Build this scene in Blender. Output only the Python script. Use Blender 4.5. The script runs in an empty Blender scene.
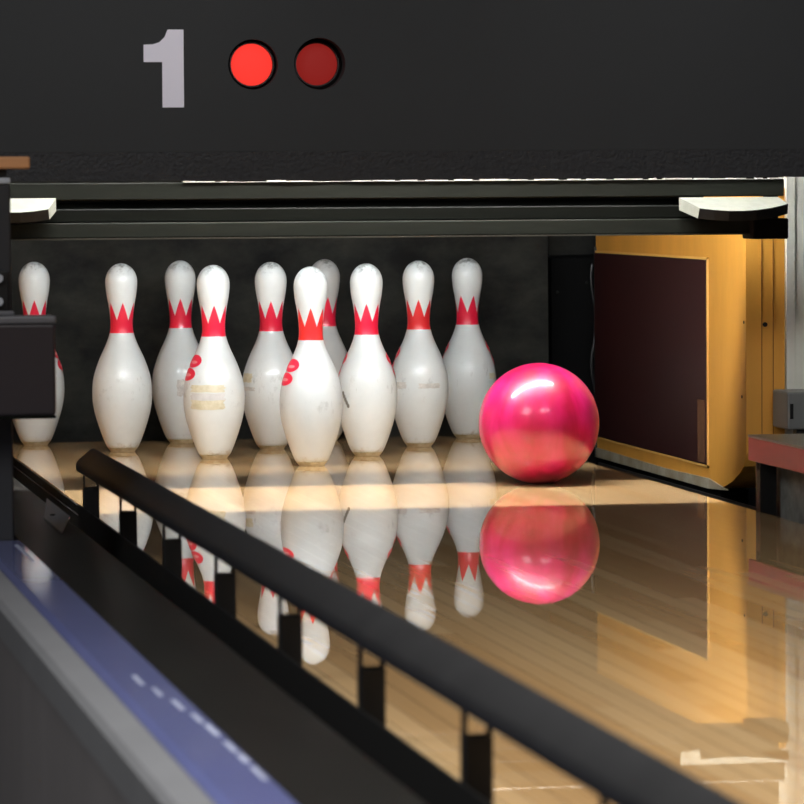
import bpy, bmesh, math, random
from mathutils import Vector, Matrix
random.seed(7)
PI = math.pi
C = bpy.context.scene.collection

# ---------------------------------------------------------------- helpers
def lin(c):
    return tuple(((v/255)/12.92 if v/255 <= .04045 else ((v/255+.055)/1.055)**2.4) for v in c) + (1,)

def mat(name, rgb, rough=.5, metal=0, spec=.5, coat=0, coat_rough=.05, var=0, vscale=8, bump=0, bscale=60, stretch=(1, 1, 1), rgb2=None):
    m = bpy.data.materials.new(name); m.use_nodes = True
    nt = m.node_tree; b = nt.nodes['Principled BSDF']
    b.inputs['Base Color'].default_value = lin(rgb)
    b.inputs['Roughness'].default_value = rough
    b.inputs['Metallic'].default_value = metal
    b.inputs['Specular IOR Level'].default_value = spec
    b.inputs['Coat Weight'].default_value = coat
    b.inputs['Coat Roughness'].default_value = coat_rough
    tc = nt.nodes.new('ShaderNodeTexCoord'); mp = nt.nodes.new('ShaderNodeMapping')
    mp.inputs['Scale'].default_value = stretch
    nt.links.new(tc.outputs['Object'], mp.inputs['Vector'])
    if var or rgb2:
        n = nt.nodes.new('ShaderNodeTexNoise'); n.inputs['Scale'].default_value = vscale
        n.inputs['Detail'].default_value = 6; n.inputs['Roughness'].default_value = .65
        nt.links.new(mp.outputs[0], n.inputs['Vector'])
        r = nt.nodes.new('ShaderNodeValToRGB')
        c = lin(rgb); c2 = lin(rgb2) if rgb2 else tuple(v*(1-var) for v in c[:3])+(1,)
        r.color_ramp.elements[0].position = .35; r.color_ramp.elements[0].color = c2
        r.color_ramp.elements[1].position = .65; r.color_ramp.elements[1].color = c
        nt.links.new(n.outputs['Fac'], r.inputs[0]); nt.links.new(r.outputs[0], b.inputs['Base Color'])
    if bump:
        n = nt.nodes.new('ShaderNodeTexNoise'); n.inputs['Scale'].default_value = bscale; n.inputs['Detail'].default_value = 4
        nt.links.new(mp.outputs[0], n.inputs['Vector'])
        bp = nt.nodes.new('ShaderNodeBump'); bp.inputs['Strength'].default_value = bump; bp.inputs['Distance'].default_value = .004
        nt.links.new(n.outputs['Fac'], bp.inputs['Height']); nt.links.new(bp.outputs[0], b.inputs['Normal'])
    return m

def emit(name, rgb, strength, base=(200, 200, 200), rough=.3):
    m = mat(name, base, rough, spec=.2)
    b = m.node_tree.nodes['Principled BSDF']
    b.inputs['Emission Color'].default_value = lin(rgb); b.inputs['Emission Strength'].default_value = strength
    return m

def box(bm, x0, x1, y0, y1, z0, z1, bev=0):
    r = bmesh.ops.create_cube(bm, size=1)
    for v in r['verts']:
        v.co = Vector((x0+(v.co.x+.5)*(x1-x0), y0+(v.co.y+.5)*(y1-y0), z0+(v.co.z+.5)*(z1-z0)))
    if bev:
        es = list({e for v in r['verts'] for e in v.link_edges})
        bmesh.ops.bevel(bm, geom=es, offset=bev, segments=2, affect='EDGES', profile=.5)

def extrude_y(bm, prof, y0, y1, dz=0):
    """closed (x,z) outline swept along y; dz lifts the y0 end"""
    a = [bm.verts.new((x, y0, z+dz)) for x, z in prof]; b = [bm.verts.new((x, y1, z)) for x, z in prof]
    n = len(prof)
    for i in range(n): bm.faces.new((a[i], a[(i+1) % n], b[(i+1) % n], b[i]))
    bm.faces.new(a[::-1]); bm.faces.new(b)

def extrude_x(bm, prof, x0, x1):
    a = [bm.verts.new((x0, y, z)) for y, z in prof]; b = [bm.verts.new((x1, y, z)) for y, z in prof]
    n = len(prof)
    for i in range(n): bm.faces.new((a[i], a[(i+1) % n], b[(i+1) % n], b[i]))
    bm.faces.new(a[::-1]); bm.faces.new(b)

def lathe(bm, prof, seg=48, axis='z', cap=True):
    rings = []
    for r, h in prof:
        if r < 1e-6: rings.append([bm.verts.new((0, 0, h) if axis == 'z' else (0, h, 0))])
        else:
            rings.append([bm.verts.new((r*math.cos(2*PI*i/seg), r*math.sin(2*PI*i/seg), h) if axis == 'z' else
                          (r*math.cos(2*PI*i/seg), h, r*math.sin(2*PI*i/seg))) for i in range(seg)])
    for a, b in zip(rings, rings[1:]):
        if len(a) == 1 and len(b) == 1: continue
        for i in range(seg):
            j = (i+1) % seg
            if len(a) == 1: bm.faces.new((a[0], b[j], b[i]))
            elif len(b) == 1: bm.faces.new((a[i], a[j], b[0]))
            else: bm.faces.new((a[i], a[j], b[j], b[i]))
    if cap:
        if len(rings[0]) > 1: bm.faces.new(rings[0][::-1])
        if len(rings[-1]) > 1: bm.faces.new(rings[-1])

def cyl(bm, p0, p1, r, seg=20):
    p0, p1 = Vector(p0), Vector(p1); d = p1-p0
    res = bmesh.ops.create_cone(bm, cap_ends=True, segments=seg, radius1=r, radius2=r, depth=d.length)
    q = d.to_track_quat('Z', 'Y')
    for v in res['verts']: v.co = q @ v.co + (p0+p1)/2

def obj(name, bm, m, parent=None, smooth=False, angle=40):
    bmesh.ops.recalc_face_normals(bm, faces=bm.faces[:])
    me = bpy.data.meshes.new(name); bm.to_mesh(me); bm.free()
    if m: me.materials.append(m)
    if smooth:
        for p in me.polygons: p.use_smooth = True
        me.set_sharp_from_angle(angle=math.radians(angle))
    o = bpy.data.objects.new(name, me); C.objects.link(o)
    if parent: o.parent = parent
    return o

def boxo(name, m, parent, x0, x1, y0, y1, z0, z1, bev=0):
    bm = bmesh.new(); box(bm, x0, x1, y0, y1, z0, z1, bev)
    return obj(name, bm, m, parent)

def tag(o, label, cat, group=None):
    o['label'] = label; o['category'] = cat
    if group: o['group'] = group
    return o

def thing(name, label, cat, loc=(0, 0, 0), rz=0, group=None):
    o = bpy.data.objects.new(name, None); C.objects.link(o)
    o.location = loc; o.rotation_euler = (0, 0, rz); o.empty_display_size = .05
    return tag(o, label, cat, group)

def struct(name, bm, m):
    o = obj(name, bm, m); o['kind'] = 'structure'; return o

# ---------------------------------------------------------------- camera
cam_p = (-1.2344077, -7.9815402, .5309820)
yaw, pitch, roll, fpx = .17490502, -.05074584, -.00601802, 4230.5718
f = Vector((math.sin(yaw)*math.cos(pitch), math.cos(yaw)*math.cos(pitch), math.sin(pitch)))
rt = Vector((math.cos(yaw), -math.sin(yaw), 0)); up = rt.cross(f)
cr, sr = math.cos(roll), math.sin(roll)
r2, u2 = cr*rt+sr*up, -sr*rt+cr*up
cd = bpy.data.cameras.new('camera'); cam = bpy.data.objects.new('camera', cd); C.objects.link(cam)
M = Matrix.Identity(4)
for i in range(3):
    M[i][0], M[i][1], M[i][2], M[i][3] = r2[i], u2[i], -f[i], cam_p[i]
cam.matrix_world = M
cd.sensor_width = 36; cd.lens = fpx/804*36; cd.clip_start = .05
cd.dof.use_dof = True; cd.dof.focus_distance = 7.95; cd.dof.aperture_fstop = 14
bpy.context.scene.camera = cam

# ---------------------------------------------------------------- materials
M_black = mat('black_paint', (22, 22, 22), .55, var=.3, vscale=20)
M_blackgl = mat('black_satin_metal', (26, 26, 26), .38, var=.25, vscale=15)
M_rail = mat('charcoal_rubber_rail', (40, 40, 41), .5, spec=.3, var=.2, vscale=10)
M_post = mat('black_post', (14, 14, 14), .6)
M_mask = mat('charcoal_mask_paint', (56, 57, 58), .75, spec=.2, var=.06, vscale=5)
M_grain = mat('grained_black_vinyl', (52, 52, 54), .6, spec=.3, bump=.9, bscale=160, var=.35, vscale=90)
M_num = mat('pale_numeral', (240, 236, 248), .6)
M_lens_on = emit('lit_red_lens', (255, 62, 52), .95, (120, 12, 12), .7)
M_lens_off = emit('dim_red_lens', (150, 36, 32), .75, (60, 8, 8), .7)
M_steel = mat('dark_green_steel', (34, 36, 31), .55, spec=.15, var=.2, vscale=12, stretch=(1, 6, 6))
M_steel2 = mat('black_green_steel', (16, 18, 14), .6, spec=.1, var=.2, vscale=12)
M_steel3 = mat('grey_edge_steel', (60, 58, 50), .4, var=.2, vscale=25)
M_white = mat('chipped_white_paint', (225, 222, 214), .5, var=.2, vscale=60)
M_wing = mat('pale_grey_plastic', (134, 136, 126), .5, var=.2, vscale=25)
M_curt = mat('scuffed_black_curtain', (14, 14, 14), .75, spec=.2, rgb2=(44, 44, 39), vscale=7, bump=.2, bscale=12, stretch=(1, 1, 1.6))
M_pit = mat('pit_black', (12, 12, 12), .8, spec=.1)
M_burg = mat('dark_burgundy_panel', (52, 22, 21), .42, spec=.4, var=.15, vscale=3)
M_ply = mat('golden_plywood', (222, 158, 62), .5, var=.18, vscale=5, stretch=(1, 1, .25))
M_bare = mat('worn_grey_edge', (162, 154, 134), .7, rgb2=(132, 118, 90), vscale=14)
M_postw = mat('pale_grey_green_post', (226, 228, 214), .5, var=.12, vscale=8)
M_boxg = mat('grey_plastic_box', (120, 122, 120), .5)
M_red = mat('faded_red_plastic', (196, 58, 70), .4, var=.25, vscale=20, stretch=(1, .2, 1))
M_capg = mat('grey_cap_top', (120, 122, 116), .3, var=.3, vscale=12, stretch=(1, .2, 1))
M_conc = mat('rough_grey_panel', (150, 152, 146), .8, var=.4, vscale=30, bump=.3, bscale=50)
M_blue = mat('glossy_blue_plastic', (112, 120, 176), .3, coat=1, coat_rough=.06, var=.1, vscale=6)
M_brown = mat('brown_black_board', (22, 21, 18), .6, spec=.15, coat=.12, coat_rough=.2, var=.3, vscale=14, stretch=(1, .3, 1))
M_trimg = mat('grey_metal_strip', (120, 121, 124), .42, var=.1, vscale=6)
M_panelg = mat('grey_laminate', (112, 109, 110), .6, var=.14, vscale=7, stretch=(1, 1, .3))
M_boxp = mat('dark_plum_plastic', (56, 50, 53), .45)
M_boxl = mat('grey_plastic_lid', (112, 112, 116), .4)
M_pole = mat('charcoal_pole', (52, 53, 56), .5)
M_polel = mat('pale_cap', (190, 196, 204), .4)
M_wood = mat('orange_brown_wood', (226, 164, 112), .55, var=.2, vscale=20, stretch=(.2, 1, 1))
M_floor = mat('dark_floor_paint', (46, 44, 43), .6, var=.2, vscale=3)
M_wall = mat('black_wall_paint', (20, 20, 21), .8)
M_tray = mat('white_lamp_tray', (120, 120, 118), .5)
M_tube = emit('fluorescent_glass', (246, 249, 252), 122)
M_tube2 = emit('fluorescent_glass_bright', (250, 248, 246), 330)
M_bezel = mat('lamp_bezel', (24, 20, 20), .5)
M_hole = mat('hole_black', (5, 5, 5), .8)

# lane: boards along y, clear lacquer
def lane_material():
    m = bpy.data.materials.new('lacquered_maple_boards'); m.use_nodes = True
    nt = m.node_tree; N = nt.nodes; L = nt.links; b = N['Principled BSDF']
    tc = N.new('ShaderNodeTexCoord'); sp = N.new('ShaderNodeSeparateXYZ'); L.new(tc.outputs['Object'], sp.inputs[0])
    d = N.new('ShaderNodeMath'); d.operation = 'DIVIDE'; d.inputs[1].default_value = .0274; L.new(sp.outputs['X'], d.inputs[0])
    fl = N.new('ShaderNodeMath'); fl.operation = 'FLOOR'; L.new(d.outputs[0], fl.inputs[0])
    # board lengths staggered
    wn0 = N.new('ShaderNodeTexWhiteNoise'); wn0.noise_dimensions = '1D'; L.new(fl.outputs[0], wn0.inputs['W'])
    ad = N.new('ShaderNodeMath'); ad.operation = 'MULTIPLY_ADD'; ad.inputs[1].default_value = .7
    L.new(sp.outputs['Y'], ad.inputs[0]); L.new(wn0.outputs['Value'], ad.inputs[2])
    f2 = N.new('ShaderNodeMath'); f2.operation = 'FLOOR'; L.new(ad.outputs[0], f2.inputs[0])
    cb = N.new('ShaderNodeCombineXYZ'); L.new(fl.outputs[0], cb.inputs[0]); L.new(f2.outputs[0], cb.inputs[1])
    wn = N.new('ShaderNodeTexWhiteNoise'); wn.noise_dimensions = '3D'; L.new(cb.outputs[0], wn.inputs['Vector'])
    rp = N.new('ShaderNodeValToRGB'); e = rp.color_ramp.elements
    e[0].position = 0; e[0].color = lin((212, 168, 112)); e[1].position = 1; e[1].color = lin((236, 198, 144))
    L.new(wn.outputs['Value'], rp.inputs[0])
    mp = N.new('ShaderNodeMapping'); mp.inputs['Scale'].default_value = (90, 2.5, 1); L.new(tc.outputs['Object'], mp.inputs[0])
    ns = N.new('ShaderNodeTexNoise'); ns.inputs['Scale'].default_value = 1; ns.inputs['Detail'].default_value = 5; L.new(mp.outputs[0], ns.inputs['Vector'])
    mx = N.new('ShaderNodeMix'); mx.data_type = 'RGBA'; mx.blend_type = 'MULTIPLY'; mx.inputs[0].default_value = .12
    L.new(rp.outputs[0], mx.inputs[6])
    gr = N.new('ShaderNodeValToRGB'); gr.color_ramp.elements[0].position = .3; gr.color_ramp.elements[0].color = (.45, .42, .38, 1)
    gr.color_ramp.elements[1].position = .6; L.new(ns.outputs['Fac'], gr.inputs[0]); L.new(gr.outputs[0], mx.inputs[7])
    # seams
    fr = N.new('ShaderNodeMath'); fr.operation = 'FRACT'; L.new(d.outputs[0], fr.inputs[0])
    lt = N.new('ShaderNodeMath'); lt.operation = 'LESS_THAN'; lt.inputs[1].default_value = .035; L.new(fr.outputs[0], lt.inputs[0])
    sm = N.new('ShaderNodeMix'); sm.data_type = 'RGBA'; L.new(lt.outputs[0], sm.inputs[0])
    L.new(mx.outputs[2], sm.inputs[6]); sm.inputs[7].default_value = lin((92, 64, 38))
    L.new(sm.outputs[2], b.inputs['Base Color'])
    b.inputs['Roughness'].default_value = .6; b.inputs['Specular IOR Level'].default_value = .1
    b.inputs['Coat Weight'].default_value = 1; b.inputs['Coat Roughness'].default_value = .012; b.inputs['Coat IOR'].default_value = 1.75
    return m
M_lane = lane_material()

def pin_material(base, tint=1.0, red=(240, 32, 68)):
    m = bpy.data.materials.new('scuffed_white_pin'); m.use_nodes = True
    nt = m.node_tree; N = nt.nodes; L = nt.links; b = N['Principled BSDF']
    tc = N.new('ShaderNodeTexCoord'); sp = N.new('ShaderNodeSeparateXYZ'); L.new(tc.outputs['Object'], sp.inputs[0])
    oi = N.new('ShaderNodeObjectInfo')
    def math_(op, a, bb=None, c=None):
        n = N.new('ShaderNodeMath'); n.operation = op
        for i, v in enumerate((a, bb, c)):
            if v is None: continue
            if isinstance(v, (int, float)): n.inputs[i].default_value = v
            else: L.new(v, n.inputs[i])
        return n.outputs[0]
    ang = math_('ARCTAN2', sp.outputs['Y'], sp.outputs['X'])
    u = math_('MULTIPLY', ang, 6/(2*PI)); u = math_('ADD', u, 12)
    fr = math_('FRACT', u)
    tri = math_('SUBTRACT', 1, math_('ABSOLUTE', math_('SUBTRACT', math_('MULTIPLY', fr, 2), 1)))
    tri = math_('POWER', tri, 1.0)
    lim = math_('MULTIPLY_ADD', tri, .036, .266)
    red_m = math_('MULTIPLY', math_('GREATER_THAN', sp.outputs['Z'], .2405), math_('LESS_THAN', sp.outputs['Z'], lim))
    # scuffs
    off = math_('MULTIPLY', oi.outputs['Random'], 40)
    def noise(scale, detail, stretch):
        mp = N.new('ShaderNodeMapping'); mp.inputs['Scale'].default_value = stretch; L.new(tc.outputs['Object'], mp.inputs[0])
        n = N.new('ShaderNodeTexNoise'); n.noise_dimensions = '4D'; n.inputs['Scale'].default_value = scale
        n.inputs['Detail'].default_value = detail; n.inputs['Roughness'].default_value = .7
        L.new(mp.outputs[0], n.inputs['Vector']); L.new(off, n.inputs['W']); return n.outputs['Fac']
    def ramp(src, p0, p1):
        r = N.new('ShaderNodeMapRange'); r.inputs[1].default_value = p0; r.inputs[2].default_value = p1; r.clamp = True
        L.new(src, r.inputs[0]); return r.outputs[0]
    belt = math_('MULTIPLY', ramp(sp.outputs['Z'], .09, .12), ramp(sp.outputs['Z'], .17, .14))
    sc1 = math_('MULTIPLY', ramp(noise(38, 6, (1, 1, .7)), .56, .72), math_('MULTIPLY_ADD', belt, .5, .03))
    crown = ramp(sp.outputs['Z'], .355, .379)
    sc2 = math_('MULTIPLY', ramp(noise(70, 5, (1, 1, 1)), .48, .62), crown)
    foot = math_('MULTIPLY', ramp(sp.outputs['Z'], .022, .0125), ramp(noise(60, 5, (1, 1, 1)), .5, .75))
    scratch = math_('MULTIPLY', ramp(noise(30, 3, (6, 6, .6)), .64, .72), math_('MULTIPLY', belt, .5))
    sc = math_('MINIMUM', math_('ADD', math_('ADD', sc1, sc2), scratch), .8)
    def mix(fac, a, c):
        x = N.new('ShaderNodeMix'); x.data_type = 'RGBA'; L.new(fac, x.inputs[0])
        if isinstance(a, tuple): x.inputs[6].default_value = a
        else: L.new(a, x.inputs[6])
        x.inputs[7].default_value = c; return x.outputs[2]
    col = mix(ramp(noise(12, 4, (1, 1, 1)), .3, .8), lin(base), lin(tuple(int(v*.95) for v in base)))
    col = mix(sc, col, lin((96, 94, 86)))
    col = mix(foot, col, lin((150, 128, 92)))
    col = mix(red_m, col, lin(red))
    L.new(col, b.inputs['Base Color'])
    b.inputs['Roughness'].default_value = .32; b.inputs['Specular IOR Level'].default_value = .5
    b.inputs['Coat Weight'].default_value = .5; b.inputs['Coat Roughness'].default_value = .12
    return m
M_pin = pin_material((228, 233, 231))
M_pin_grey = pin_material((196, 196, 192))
M_pin_orange = pin_material((204, 208, 206), red=(226, 44, 46))
M_pin_warm = pin_material((228, 233, 231), red=(230, 46, 52))
M_base = mat('ivory_base_ring', (206, 198, 170), .45, rgb2=(170, 156, 122), vscale=60)
M_emblem = mat('red_print', (238, 44, 72), .35)
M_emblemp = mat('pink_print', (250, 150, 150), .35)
M_tape = mat('yellowed_tape_residue', (226, 220, 196), .6, rgb2=(204, 195, 160), vscale=60)
M_mark = mat('grey_scuff', (188, 186, 178), .6, rgb2=(222, 220, 214), vscale=110)

def ball_material():
    m = bpy.data.materials.new('pink_pearl_ball'); m.use_nodes = True
    nt = m.node_tree; N = nt.nodes; L = nt.links; b = N['Principled BSDF']
    tc = N.new('ShaderNodeTexCoord'); mp = N.new('ShaderNodeMapping'); mp.inputs['Scale'].default_value = (1.6, 1.6, .5)
    L.new(tc.outputs['Object'], mp.inputs[0])
    n = N.new('ShaderNodeTexNoise'); n.inputs['Scale'].default_value = 14; n.inputs['Detail'].default_value = 4; n.inputs['Distortion'].default_value = .6
    L.new(mp.outputs[0], n.inputs['Vector'])
    r = N.new('ShaderNodeValToRGB'); e = r.color_ramp.elements
    e[0].position = .34; e[0].color = lin((160, 4, 52)); e[1].position = .68; e[1].color = lin((196, 30, 106))
    k = r.color_ramp.elements.new(.5); k.color = lin((180, 6, 76))
    L.new(n.outputs['Fac'], r.inputs[0]); L.new(r.outputs[0], b.inputs['Base Color'])
    b.inputs['Roughness'].default_value = .4; b.inputs['Coat Weight'].default_value = .8; b.inputs['Coat Roughness'].default_value = .16
    return m
M_ball = ball_material()

# ---------------------------------------------------------------- the setting
bm = bmesh.new(); box(bm, -4, 4, -10, 1.9, -.45, -.40); struct('floor', bm, M_floor)
bm = bmesh.new(); box(bm, -4, 4, 1.8, 1.9, -.40, 3.0); struct('wall_back', bm, M_wall)
FZ = -.40

# ---------------------------------------------------------------- lane
lane = thing('bowling_lane', 'glossy lacquered wooden bowling lane with narrow boards under the pins and ball', 'lane', (0, 0, FZ))
boxo('lane_boards', M_lane, lane, -.5334, .5334, -9.2, .88, .36, .40, .0015)
boxo('lane_foundation', M_pit, lane, -.50, .50, -9.2, .86, 0, .3598)
for s in (-1, 1):
    boxo('edge_strip', M_black, lane, s*.5345-.001, s*.5345+.001, -9.2, .88, .345, .398)

def gutter(label, x0, x1, outer=.385, y0=-9.2):
    t = thing('gutter', label, 'gutter', ((x0+x1)/2, 0, FZ))
    w = (x1-x0)/2
    prof = [(-w, .385), (-w, .315), (-w+.012, .300), (w-.012, .300), (w, .315), (w, outer), (w-.003, outer), (w-.003, .318), (w-.014, .311), (-w+.014, .311), (-w+.003, .318), (-w+.003, .385)]
    bm = bmesh.new(); extrude_y(bm, prof, y0, .88)
    obj('channel', bm, M_black, t)
    for y in [q for q in (-8, -6, -4, -2, 0, .8) if q > y0]:
        boxo('support', M_pit, t, -.03, .03, y-.03, y+.03, 0, .2998)
gutter('black gutter channel running between the lane and the post-mounted bumper rail', -.6335, -.5375)
gutter('black gutter channel along the far edge of the lane below the burgundy panel', .5375, .762, .338, -1.25)

# ---------------------------------------------------------------- pit, curtain, kickback
cur = thing('pit_curtain', 'scuffed dark grey pit curtain hanging behind the standing pins', 'curtain', (0, .97, FZ))
bm = bmesh.new()
nx, nz = 40, 8
vs = [[bm.verts.new((-.9+1.57*i/nx, .012*math.sin(i*.55)+.006*math.sin(i*1.7+j*.4), .30+.75*j/nz)) for i in range(nx+1)] for j in range(nz+1)]
for j in range(nz):
    for i in range(nx): bm.faces.new((vs[j][i], vs[j][i+1], vs[j+1][i+1], vs[j+1][i]))
r = bmesh.ops.extrude_face_region(bm, geom=bm.faces[:])
for v in [g for g in r['geom'] if isinstance(g, bmesh.types.BMVert)]: v.co.y += .006
obj('curtain_sheet', bm, M_curt, cur, True)
boxo('curtain_pole', M_black, cur, -.92, .68, -.012, .018, 1.04, 1.07)
for x in (-.9, .66): boxo('curtain_bracket', M_black, cur, x-.015, x+.015, 0, .82, 1.045, 1.065)

rec = thing('pit_side_guard', 'black side guard in the dark gap between pit curtain and burgundy panel', 'guard', (.745, 1.06, FZ))
boxo('guard_plate', M_pit, rec, -.05, .055, 0, .03, 0, .775, .003)
boxo('upper_plate', M_curt, rec, -.055, .06, .005, .045, .78, 1.0, .002)
bm = bmesh.new()
pts = [(.045+.006*math.sin(i*.5), -.004, .40+.36*i/24) for i in range(25)]
for a, b_ in zip(pts, pts[1:]): cyl(bm, a, b_, .003, 8)
obj('cable', bm, M_blackgl, rec, True)
for (x, z) in ((-.03, .43), (.02, .42), (.03, .72), (-.035, .70)):
    bm = bmesh.new(); cyl(bm, (x, -.003, z), (x, .003, z), .003, 10); obj('screw', bm, M_steel, rec)

kb = thing('kickback_wall', 'golden plywood side wall with a dark burgundy panel right of the pins', 'side wall', (.77, 0, FZ))
bm = bmesh.new()
# side outline in y,z with rounded lower front corner
out = [(.944, .345), (-.02, .345), (-.10, .349), (-.17, .358), (-.23, .372), (-.28, .390), (-.31, .405), (-.328, .43), (-.33, .46), (-.33, .925), (.944, .925)]
a = [bm.verts.new((0, y, z)) for y, z in out]; b_ = [bm.verts.new((.074, y, z)) for y, z in out]
n = len(out)
for i in range(n): bm.faces.new((a[i], a[(i+1) % n], b_[(i+1) % n], b_[i]))
bm.faces.new(a); bm.faces.new(b_[::-1])
obj('plywood_board', bm, M_ply, kb)
boxo('burgundy_panel', M_burg, kb, -.005, -.0002, -.042, .937, .391, .787, .001)
bm = bmesh.new()
box(bm, -.0035, -.0002, -.047, -.0425, .386, .792); box(bm, -.0035, -.0002, -.047, .937, .7875, .792)
box(bm, -.0035, -.0002, -.047, .937, .386, .3905)
obj('panel_edging', bm, mat('pale_wood_edging', (226, 176, 92), .5), kb)
boxo('wall_patch', mat('brown_patch', (104, 66, 40), .6, var=.3, vscale=30), kb, -.0065, -.0051, -.035, .02, .395, .515)
bm = bmesh.new()
extr = [(-.20, .3525), (-.05, .3455), (.937, .3455), (.937, .366), (.3, .362), (-.05, .3655)]
a = [bm.verts.new((-.003, y, z)) for y, z in extr]; b_ = [bm.verts.new((-.0002, y, z)) for y, z in extr]
for i in range(6): bm.faces.new((a[i], a[(i+1) % 6], b_[(i+1) % 6], b_[i]))
bm.faces.new(a); bm.faces.new(b_[::-1])
obj('worn_bottom_edge', bm, M_bare, kb)
bm = bmesh.new()
box(bm, -.004, -.0002, .9375, .9439, .345, .80); obj('steel_corner', bm, M_steel3, kb)
for z in (.46, .62, .655, .70, .80): pass
bm = bmesh.new()
for x in (.030, .052): box(bm, x-.0008, x+.0008, -.3312, -.3296, .44, .924)
obj('ply_layers', bm, mat('dark_glue_line', (150, 98, 36), .6), kb)
bm = bmesh.new(); cyl(bm, (.036, -.333, .671), (.036, -.32, .671), .0045, 14); obj('screw_hole', bm, M_hole, kb)
boxo('wall_base', M_pit, kb, .01, .064, -.10, 1.0, 0, .345)
bm = bmesh.new()
for (y, z) in ((-.315, .675), (-.30, .535)): cyl(bm, (-.001, y, z), (.003, y, z), .003, 10)
obj('nail_hole', bm, M_hole, kb)

kl = thing('kickback_wall', 'golden plywood side wall left of the pins beyond the picture edge', 'side wall', (-.80, 0, FZ))
bm = bmesh.new(); box(bm, -.074, 0, -.33, 1.05, .445, .925); obj('plywood_board', bm, M_ply, kl)

# pale post on the right with junction box
po = thing('upright_post', 'pale grey-green upright post at the far right beside the plywood edge', 'post', (.918, -.28, FZ))
bm = bmesh.new()
prof = [(-.072, -.058), (-.056, -.058), (-.055, -.056), (.05, -.056), (.051, -.058), (.07, -.058), (.07, .02), (-.072, .02)]
a = [bm.verts.new((x, y, 0)) for x, y in prof]; b_ = [bm.verts.new((x, y, 1.3)) for x, y in prof]
for i in range(8): bm.faces.new((a[i], a[(i+1) % 8], b_[(i+1) % 8], b_[i]))
bm.faces.new(a[::-1]); bm.faces.new(b_)
obj('post_channel', bm, M_postw, po)
jb = boxo('junction_box', M_boxg, po, -.100, -.02, -.165, -.0585, .480, .550, .004)
boxo('slot', M_hole, jb, -.095, -.089, -.1665, -.1645, .500, .528)
boxo('latch', M_black, jb, -.062, -.045, -.169, -.164, .536, .545, .001)
boxo('foot', M_black, jb, -.08, -.06, -.155, -.13, .468, .4799, .001)

# right bumper: red-sided cap on posts with grey panel
rb = thing('bumper_rail', 'faded red bumper rail with grey top at the far right lane edge', 'rail', (.527, -1.27, FZ))
boxo('red_side', M_red, rb, 0, .006, -6.5, 0, .481, .5185, .001)
boxo('top_cap', M_capg, rb, -.001, .20, -6.5, 0, .519, .523, .001)
boxo('rail_core', M_black, rb, .0065, .198, -6.5, -.002, .49, .5185)
boxo('side_panel', M_conc, rb, .045, .06, -6.5, .0, 0, .4895)
for k in range(7):
    p = boxo('post', M_post, rb, .0085, .036, -.03-k*.52-.014, -.03-k*.52+.014, 0, .4895)
    bm = bmesh.new(); cyl(bm, (.007, -.03-k*.52, .472), (.011, -.03-k*.52, .472), .006, 12); obj('bolt', bm, M_hole, p)

# ---------------------------------------------------------------- left divider with blue cover
M_reflection = mat('pale_reflection', (176, 182, 204), .4, var=.25, vscale=40)  # bright reflections painted as pale dashes on the blue cover
REFLECTIONS = [(-.766, -3.814, .003, .03), (-.759, -3.917, .0025, .025), (-.752, -4.024, .003, .03), (-.747, -4.128, .003, .025), (-.7445, -4.217, .0035, .03),
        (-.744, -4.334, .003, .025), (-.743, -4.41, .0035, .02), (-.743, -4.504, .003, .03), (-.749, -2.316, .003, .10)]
dv = thing('lane_divider', 'lane divider with glossy blue cover, grey trim and grey side panel in the left foreground', 'divider', (-.70, 0, FZ))
boxo('capping_board', M_brown, dv, .067-.0015-.1, .067, -9.2, .9, .425, .44, .002)
bm = bmesh.new(); extrude_y(bm, [(-.1, .425), (-.034, .425), (-.034, .44), (-.038, .443), (-.088, .443), (-.096, .439), (-.1, .432)], -9.2, -2.105)
obj('blue_cover', bm, M_blue, dv)
bm = bmesh.new(); extrude_y(bm, [(-.136, .40), (-.1005, .40), (-.1005, .442), (-.105, .445), (-.130, .441), (-.136, .434)], -9.2, -2.105)
obj('grey_trim', bm, M_trimg, dv)
for x, y, w_, l_ in REFLECTIONS:
    boxo('reflection_dash', M_reflection, dv, x+.70-w_*.8, x+.70+w_*.8, y-l_*1.35, y+l_*1.35, .4431, .4436)
boxo('side_panel', M_panelg, dv, -.134, -.118, -9.2, -.5, 0, .3995)
boxo('divider_core', M_pit, dv, -.1175, .062, -9.2, .9, 0, .4245)
bp_ = thing('bracket_plate', 'small dark metal plate with a hole beside the end of the left rail', 'plate', (-.644, -1.72, .0405))
bm = bmesh.new()
q = [(-.023, -.26, .0022), (.004, -.10, .013), (.004, .27, .013), (-.023, .02, .0022)]
a = [bm.verts.new(v) for v in q]; b_ = [bm.verts.new((x, y, z-.002)) for x, y, z in q]
for i in range(4): bm.faces.new((a[i], a[(i+1) % 4], b_[(i+1) % 4], b_[i]))
bm.faces.new(a); bm.faces.new(b_[::-1])
obj('plate', bm, M_boxl, bp_)
bm = bmesh.new(); cyl(bm, (-.0095, .0, .0068), (-.0095, .0, .0085), .006, 16); obj('bolt_hole', bm, M_hole, bp_)

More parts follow.
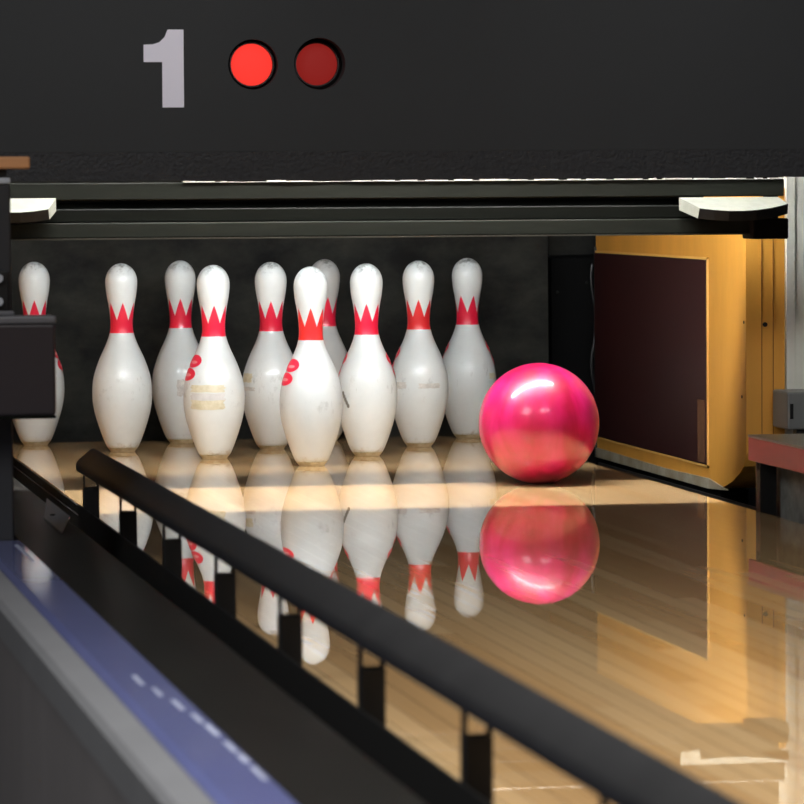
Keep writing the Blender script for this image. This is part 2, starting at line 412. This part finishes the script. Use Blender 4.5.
# left bumper rail on posts
br = thing('bumper_rail', 'dark charcoal bumper rail on short black posts crossing the foreground', 'rail', (-.563, -1.33, FZ))
tilt = .0035
bm = bmesh.new()
prof = [(.013, .520), (.015, .515), (.014, .490), (.011, .4875), (-.014, .4845), (-.0185, .487), (-.0195, .492), (-.0185, .499), (-.0155, .504), (.004, .5205), (.009, .522)]
extrude_y(bm, prof, -5.4, 0, dz=5.4*tilt)
obj('rail_beam', bm, M_rail, br, True, 30)
bm = bmesh.new(); extrude_y(bm, [(-.0165, .312), (-.0135, .312), (-.0135, .433), (-.0165, .433)], -5.4, 0, dz=.003)
obj('lower_board', bm, M_post, br)
for k in range(10):
    y = -.050-k*.526
    zb = .4875+(-y)*tilt
    bm = bmesh.new(); box(bm, -.013, .011, y-.012, y+.012, .312, zb-.024, .001); p = obj('post', bm, M_post, br)
    for x in (-.0125, .0088):
        boxo('side_plate', M_post, p, x, x+.0017, y-.010, y+.010, zb-.0245, zb+.002)

# equipment post on the divider
ep = thing('equipment_post', 'dark upright post at the left picture edge carrying a plum-coloured box', 'post', (-.786, -2.07, .0402))
boxo('pole', M_pole, ep, -.05, .041, -.03, .03, 0, .4985, .003)
boxo('pole_cap', M_polel, ep, -.052, .041, -.033, .033, .4987, .507, .002)
boxo('neck', M_black, ep, -.04, .036, -.028, .028, .5071, .519)
eb = boxo('box_body', M_boxp, ep, -.13, .096, -.09, -.031, .179, .3055, .004)
boxo('box_lid', M_boxl, eb, -.132, .097, -.091, -.0305, .3057, .3165, .003)
boxo('box_bottom_edge', M_steel2, eb, -.13, .096, -.089, -.032, .175, .1788, .001)
boxo('side_bracket', M_black, ep, -.04, .036, -.046, -.0305, .323, .378, .002)
boxo('bracket_ledge', M_boxl, ep, -.045, .042, -.06, -.0305, .317, .3228, .001)
for z in (.336, .368):
    bm = bmesh.new(); cyl(bm, (.022, -.052, z), (.022, -.045, z), .006, 12); obj('bolt_head', bm, M_polel, ep)
tag(boxo('wood_block', M_wood, None, -.93, -.718, -2.11, -2.03, .5595, .5765, .003), 'small orange-brown wood block on top of the dark left post', 'block')

# ---------------------------------------------------------------- masking unit
mk = thing('masking_unit', 'charcoal masking panel over the pins with a pale number 1 and two red lamps', 'panel', (0, -.95, 0))
bm = bmesh.new()
x0, x1, z0, z1 = -1.15, 1.45, .592, 1.30
loops = []
rect = [(x0, z0), (x1, z0), (x1, z1), (x0, z1)]
LAMPS = [(-.2415, .7375, .042, .020), (-.1285, .7385, .0435, .036)]
def loop(pts, y):
    v = [bm.verts.new((x, y, z)) for x, z in pts]
    return v, [bm.edges.new((v[i], v[(i+1) % len(v)])) for i in range(len(v))]
rv, re = loop(rect, 0)
es = list(re); circ = []
for (x, z, r, d) in LAMPS:
    v, e = loop([(x+r*math.cos(2*PI*i/40), z+r*math.sin(2*PI*i/40)) for i in range(40)], 0)
    circ.append((v, d)); es += e
bmesh.ops.triangle_fill(bm, use_beauty=True, edges=es)
for v, d in circ:
    w = [bm.verts.new((q.co.x, d, q.co.z)) for q in v]
    for i in range(40): bm.faces.new((v[i], v[(i+1) % 40], w[(i+1) % 40], w[i]))
bv = [bm.verts.new((x, .05, z)) for x, z in rect]
for i in range(4): bm.faces.new((rv[i], rv[(i+1) % 4], bv[(i+1) % 4], bv[i]))
bm.faces.new(bv[::-1])
obj('mask_board', bm, M_mask, mk)
boxo('grained_bottom_strip', M_grain, mk, x0, x1, .0006, .05, .5445, .5918)
for (x, z, r, d), ml in zip(LAMPS, (M_lens_on, M_lens_off)):
    bm = bmesh.new(); lathe(bm, [(r-.0005, d+.008), (r-.0005, d), (.0375, d-.006), (.0355, d-.006), (.0355, d+.002), (0, d+.002)], 40, 'y', cap=False)
    for v in bm.verts: v.co += Vector((x, 0, z))
    h = obj('signal_lamp', bm, M_bezel, mk, True)
    bm = bmesh.new(); R = .0352
    lathe(bm, [(R, d), (R*.97, d-.004), (R*.8, d-.009), (R*.5, d-.012), (0, d-.0135)], 40, 'y', cap=False)
    for v in bm.verts: v.co += Vector((x, 0, z))
    obj('lens', bm, ml, h, True)
# numeral 1
bm = bmesh.new()
num = [(-.3945, .666), (-.3585, .666), (-.3585, .7955), (-.385, .7955), (-.390, .783), (-.399, .7745), (-.410, .771), (-.4255, .7705), (-.4255, .7415), (-.3945, .7415)]
a = [bm.verts.new((x, -.0025, z)) for x, z in num]; b_ = [bm.verts.new((x, -.0002, z)) for x, z in num]
n = len(num)
for i in range(n): bm.faces.new((a[i], a[(i+1) % n], b_[(i+1) % n], b_[i]))
bm.faces.new(a); bm.faces.new(b_[::-1])
obj('numeral', bm, M_num, mk)
for x in (-1.10, 1.40): boxo('mask_leg', M_pit, mk, x-.03, x+.03, .06, .12, FZ, 1.30)
for x in (-1.10, 1.40): boxo('leg_bracket', M_pit, mk, x-.02, x+.02, .049, .061, .8, .9)

# ---------------------------------------------------------------- sweep bar
sw = thing('sweep_bar', 'dark green-black sweep bar with pale end plates raised in front of the pins', 'bar', (0, -.60, 0))
boxo('upper_rail', M_steel, sw, -.83, .765, -.02, .03, .511, .5415, .002)
boxo('joint_strip', M_hole, sw, -.83, .62, -.005, .03, .5065, .511)
bm = bmesh.new(); extrude_x(bm, [(-.006, .5065), (-.018, .494), (-.018, .474), (-.012, .472), (.03, .472), (.03, .5065)], -.83, .745)
obj('lower_rail', bm, M_steel2, sw)
boxo('front_strip', M_steel, sw, -.83, .735, -.022, .03, .445, .4718, .002)
boxo('bottom_lip', M_steel3, sw, -.83, .735, -.026, .03, .4425, .4449)
bm = bmesh.new()
box(bm, -.32, .762, -.0215, -.002, .5413, .5421)
x = -.32
while x < .76:
    w = random.uniform(.008, .05); w = min(w, .762-x)
    if x > .05 or random.random() < .6:
        box(bm, x, x+w, -.022, -.002, .5415, .5415+random.uniform(.0018, .003))
    x += w+random.uniform(.002, .022)
obj('chipped_top_edge', bm, M_white, sw)
def wing(mirror):
    xs = [.590, .615, .640, .665, .690, .715, .735, .752]
    def cz(x): u = (x-.590)/.162; return .4905-.0255*u*(1-u)*1.05+.007*u*u
    fr = [(x, -.095-.02*math.sin(PI*(x-.59)/.162), cz(x)) for x in xs]
    lip = [(x-.002*(i == 0), y+.005, z-.018+.001*i/2*0) for i, (x, y, z) in enumerate(fr)]
    tb = [(.570+(x-.59)*(.182/.162), 0) for x in xs]
    bm = bmesh.new()
    S = -1 if mirror else 1
    T = [bm.verts.new((S*x, -.024, .5095)) for x, _ in tb]
    F_ = [bm.verts.new((S*x, y, z)) for x, y, z in fr]
    Lp = [bm.verts.new((S*x, y, z)) for x, y, z in lip]
    B = [bm.verts.new((S*x, -.024, .487)) for x, _ in tb]
    for P, Q in ((T, F_), (F_, Lp), (Lp, B), (B, T)):
        for i in range(7): bm.faces.new((P[i], P[i+1], Q[i+1], Q[i]))
    bm.faces.new((T[0], F_[0], Lp[0], B[0])); bm.faces.new((T[7], F_[7], Lp[7], B[7]))
    o = obj('end_plate', bm, M_wing, sw)
    me = o.data; me.materials.append(M_blackgl)
    for p in me.polygons:
        c = p.center
        if c.y < -.08 and c.z < .487 and abs(c.x) > .592: p.material_index = 1
    return o
wing(False); w2 = wing(True); w2.location.x = .027; w2.location.z = .006
boxo('end_block', M_pit, sw, .700, .765, -.05, .03, .4345, .4715, .003)
for x in (-.81, .755): boxo('lift_arm', M_pit, sw, x-.012, x+.012, .03, .045, .45, 1.1)

# pin lamp above, hidden behind the bar
lp = thing('pin_lamp', 'fluorescent pin lamp on a narrow tray behind the sweep bar', 'lamp', (0, -.456, .65))
bm = bmesh.new(); cyl(bm, (-.71, 0, 0), (.71, 0, 0), .013, 20); obj('glass_tube', bm, M_tube, lp, True)
boxo('shade_tray', M_tray, lp, -.762, .762, -.0335, .036, -.092, -.089)
boxo('added_lip', M_black, lp, -.762, .762, -.037, -.034, -.092, .07)  # unseen shade added to keep the tube's light off the front lane
for x in (-.716, .716): boxo('tube_holder', M_tray, lp, x-.005, x+.005, -.013, .013, -.0888, .014)
for x in (-.716, .716): boxo('hanger', M_tray, lp, x-.004, x+.004, -.004, .004, .0141, .5)
lp2 = thing('gap_lamp', 'fluorescent lamp mounted high behind the masking panel', 'lamp', (0, -.73, 1.0))
bm = bmesh.new(); cyl(bm, (-.60, 0, 0), (.60, 0, 0), .016, 20); obj('glass_tube', bm, M_tube2, lp2, True)
boxo('added_baffle', M_black, lp2, -.66, .59, .053, .056, -.20, .034)  # unseen plate added to keep this lamp's light off the pins
boxo('reflector', M_tray, lp2, -.66, .66, -.05, .05, .03, .034)
for x in (-.63, .63): boxo('tube_holder', M_tray, lp2, x-.029, x+.029, -.012, .012, -.02, .0298)
for x in (-.63, .63): boxo('hanger', M_tray, lp2, x-.004, x+.004, -.004, .004, .034, .3)

# ---------------------------------------------------------------- pins
IN = .0254
raw = [(0, 1.02), (.75, 1.414), (2.25, 1.953), (3.375, 2.255), (4.5, 2.383), (5.875, 2.2815), (7.25, 1.8515), (8.625, 1.236), (9.375, .9825), (10, .8985), (10.875, .935), (11.75, 1.047), (12.625, 1.203), (13.5, 1.2735)]
def interp(h):
    P = raw
    for i in range(len(P)-1):
        if P[i][0] <= h <= P[i+1][0]:
            p0 = P[max(i-1, 0)]; p1 = P[i]; p2 = P[i+1]; p3 = P[min(i+2, len(P)-1)]
            m1 = (p2[1]-p0[1])/(p2[0]-p0[0]); m2 = (p3[1]-p1[1])/(p3[0]-p1[0]) if i+2 < len(P) else 0
            d = p2[0]-p1[0]; t = (h-p1[0])/d
            return (2*t**3-3*t*t+1)*p1[1]+(t**3-2*t*t+t)*d*m1+(-2*t**3+3*t*t)*p2[1]+(t**3-t*t)*d*m2
def radius(z): return interp(max(0, min(z/IN, 13.5)))*IN
body = []
zb = .0088
body.append((radius(zb)-.0015, zb-.0004))
h = zb/IN
while h < 13.5: body.append((interp(h)*IN, h*IN)); h += .18
R = 1.2735
# head: circle of 1.2735in radius blended to 15in top
for i in range(0, 17):
    a_ = PI/2*i/16
    body.append((R*math.cos(a_)*IN, (13.5+1.5*math.sin(a_))*IN))
body[-1] = (0, 15*IN)
bm = bmesh.new(); lathe(bm, body, 56)
bm_base = bmesh.new(); lathe(bm_base, [(.0235, 0), (radius(0)-.0012, .0008), (radius(0)+.0003, .0035), (radius(.0075), .0076), (radius(.0085)-.0012, .0085)], 56)
proto = thing('bowling_pin', 'x', 'pin')
pb = obj('pin_body', bm, M_pin, proto, True, 60)
pr = obj('base_ring', bm_base, M_base, proto, True, 50)

def decal(parent, name, m, pts_fn, off=.0009):
    """polygon cells given as grids of (theta, z), wrapped on the pin surface with a little thickness"""
    bm = bmesh.new()
    for (tc_, zc, tw, zw, shape) in pts_fn:
        nr, na = 8, 56
        ctr = []
        rings = []
        for j in range(1, nr+1):
            ring = []
            for i in range(na):
                t = 2*PI*i/na; q = j/nr
                if shape == 'ellipse': dx, dz = math.cos(t), math.sin(t)
                else:
                    dx, dz = math.cos(t), math.sin(t); k = max(abs(dx), abs(dz)); dx /= k; dz /= k
                    wob = 1+.05*math.sin(5*t+zc*900)+.04*math.sin(9*t); dx *= wob; dz *= wob
                th = tc_+tw*dx*q; z = zc+zw*dz*q
                rr = radius(z)+off
                ring.append(bm.verts.new((rr*math.sin(th), -rr*math.cos(th), z)))
            rings.append(ring)
        rr = radius(zc)+off; c = bm.verts.new((rr*math.sin(tc_), -rr*math.cos(tc_), zc))
        for i in range(na): bm.faces.new((c, rings[0][i], rings[0][(i+1) % na]))
        for a_, b_ in zip(rings, rings[1:]):
            for i in range(na): bm.faces.new((a_[i], a_[(i+1) % na], b_[(i+1) % na], b_[i]))
    return obj(name, bm, m, parent, True, 80)

# name: (x, y, label, crown phase (0 = point faces camera), left/right emblem angles, extra)
S_, Q = .3048, .264
G = 'bowling pins racked on the lane'
PINS = [
 ('F', 0, 0, 'white pin nearest the camera at the apex of the rack with orange-red crown', .0, [-64], None),
 ('D', -.5*S_, Q, 'white pin with yellowed tape residue across its belly', .05, [-66], 'tape'),
 ('H', .5*S_, Q, 'white pin with a dark diagonal scratch, just right of the nearest pin', .0, [97, -99], 'scratch'),
 ('B', -S_, 2*Q, 'clean white pin standing alone, second from the left end of the rack', .1, [], None),
 ('E', 0, 2*Q, 'white pin with a yellow smudge on its left side, left behind the nearest pin', .0, [], 'smudge'),
 ('I', S_, 2*Q, 'white pin with a grey smeared belt, between the scratched pin and the last pin', .0, [-96], 'belt'),
 ('A', -1.5*S_, 3*Q, 'white pin at the left end, partly hidden by the plum-coloured box', .0, [84], None),
 ('C', -.5*S_, 3*Q, 'white pin standing behind and left of the pin with tape residue', .0, [], 'streak'),
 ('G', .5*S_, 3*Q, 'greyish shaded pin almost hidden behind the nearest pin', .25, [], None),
 ('J', 1.5*S_, 3*Q, 'white pin at the right end of the back row beside the pink ball', .5, [100, -100], 'chip'),
]
first = True
for nm, x, y, label, ph, embl, extra in PINS:
    if first: root, b1, b2 = proto, pb, pr; first = False
    else:
        root = proto.copy(); C.objects.link(root)
        b1 = pb.copy(); C.objects.link(b1); b1.parent = root
        b2 = pr.copy(); C.objects.link(b2); b2.parent = root
    # local -y faces the camera
    face = math.atan2(-(cam_p[0]-x), -(cam_p[1]-y)) * -1
    root.location = (x, y, 0); root.rotation_euler = (0, 0, face)
    b1.rotation_euler = (0, 0, (ph*PI/3))
    tag(root, label, 'bowling pin', G)
    b1.material_slots[0].link = 'OBJECT'
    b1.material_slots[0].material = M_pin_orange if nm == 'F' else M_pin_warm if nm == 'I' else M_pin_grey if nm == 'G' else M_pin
    D = math.radians
    for e in embl:
        s = 1 if e < 0 else -1
        o = decal(root, 'red_emblem', M_emblem, [(D(e+s*6), .193, D(27), .0125, 'ellipse'), (D(e-s*4), .167, D(27), .0125, 'ellipse')])
        for q in ((D(e+s*8), .191, D(13), .003, 'ellipse'), (D(e-s*2), .166, D(13), .003, 'ellipse')): decal(o, 'emblem_slit', M_emblemp, [q], .0014)  # pale slits printed inside the red lobes
    if extra == 'tape':
        decal(root, 'tape_residue', M_tape, [(D(-14), .140, D(34), .007, 'rect'), (D(-14), .108, D(33), .009, 'rect')])
        decal(root, 'grey_tape_strip', mat('grey_tape_mark', (222, 221, 218), .5, rgb2=(202, 201, 198), vscale=50), [(D(-14), .124, D(34), .007, 'rect')], .0007)
    if extra == 'smudge':
        decal(root, 'yellow_smudge', M_tape, [(D(-58), .147, D(16), .009, 'rect')])
        decal(root, 'grey_scuff', M_mark, [(D(-50), .125, D(16), .004, 'rect')])
    if extra == 'belt':
        decal(root, 'grey_scuff', M_mark, [(D(-45), .128, D(20), .0065, 'rect')])
        decal(root, 'grey_scuff', M_mark, [(D(22), .127, D(22), .005, 'rect')])
    if extra == 'scratch':
        decal(root, 'dark_scratch', mat('dark_scratch_mark', (120, 118, 108), .6), [(D(-46), .120-.004*i, D(4.0), .004, 'ellipse') if 0 else (D(-50+3*i), .126-.006*i, D(3.2), .0045, 'ellipse') for i in range(5)])
    if extra == 'streak':
        decal(root, 'grey_scuff', M_mark, [(D(4), .118, D(12), .017, 'rect')])
    if extra == 'chip':
        decal(root, 'yellow_smudge', M_tape, [(D(60), .133, D(11), .006, 'rect')])

# ---------------------------------------------------------------- ball
bm = bmesh.new(); bmesh.ops.create_uvsphere(bm, u_segments=96, v_segments=64, radius=.108)
ball = obj('bowling_ball', bm, M_ball, None, True, 180)
ball.location = (.32, -.59, .108); ball.rotation_euler = (0, 0, .6)
tag(ball, 'glossy pink bowling ball rolling on the lane right of the pins', 'ball')

# ---------------------------------------------------------------- lights
def area(name, loc, target, sx, sy, power, col=(1, 1, 1)):
    l = bpy.data.lights.new(name, 'AREA'); l.shape = 'RECTANGLE'; l.size = sx; l.size_y = sy; l.energy = power; l.color = col
    o = bpy.data.objects.new(name, l); C.objects.link(o); o.location = loc
    o.rotation_euler = (Vector(target)-Vector(loc)).to_track_quat('-Z', 'Y').to_euler()
    return o
hl = area('hall_ceiling_lamp', (-.5, -4.9, 2.9), (-.5, -4.9, 0), 1.8, 1.8, 44, (1, .98, .95))
hl.data.spread = math.radians(98)
area('panel_fill', (-3.0, -5.0, 2.7), (-.9, -4.2, -.1), 1.5, 1.5, 60, (1, .98, .96))  # unseen fill light added to brighten the grey side panel

for x in (-.9, 0, .9):  # fill spots added out of view to lift the masking panel
    l = bpy.data.lights.new('mask_fill', 'SPOT'); l.energy = 125; l.spot_size = math.radians(25); l.spot_blend = .7; l.shadow_soft_size = .35
    o = bpy.data.objects.new('mask_fill', l); C.objects.link(o); o.location = (x, -4.5, 2.3)
    o.rotation_euler = (Vector((x, -.95, 1.02))-o.location).to_track_quat('-Z', 'Y').to_euler()

w = bpy.data.worlds.new('world'); bpy.context.scene.world = w; w.use_nodes = True
w.node_tree.nodes['Background'].inputs[0].default_value = (.8, .85, 1, 1)
w.node_tree.nodes['Background'].inputs[1].default_value = .05

vs_ = bpy.context.scene.view_settings
vs_.view_transform = 'Standard'; vs_.look = 'None'; vs_.gamma = 1; vs_.use_curve_mapping = False; vs_.exposure = 0
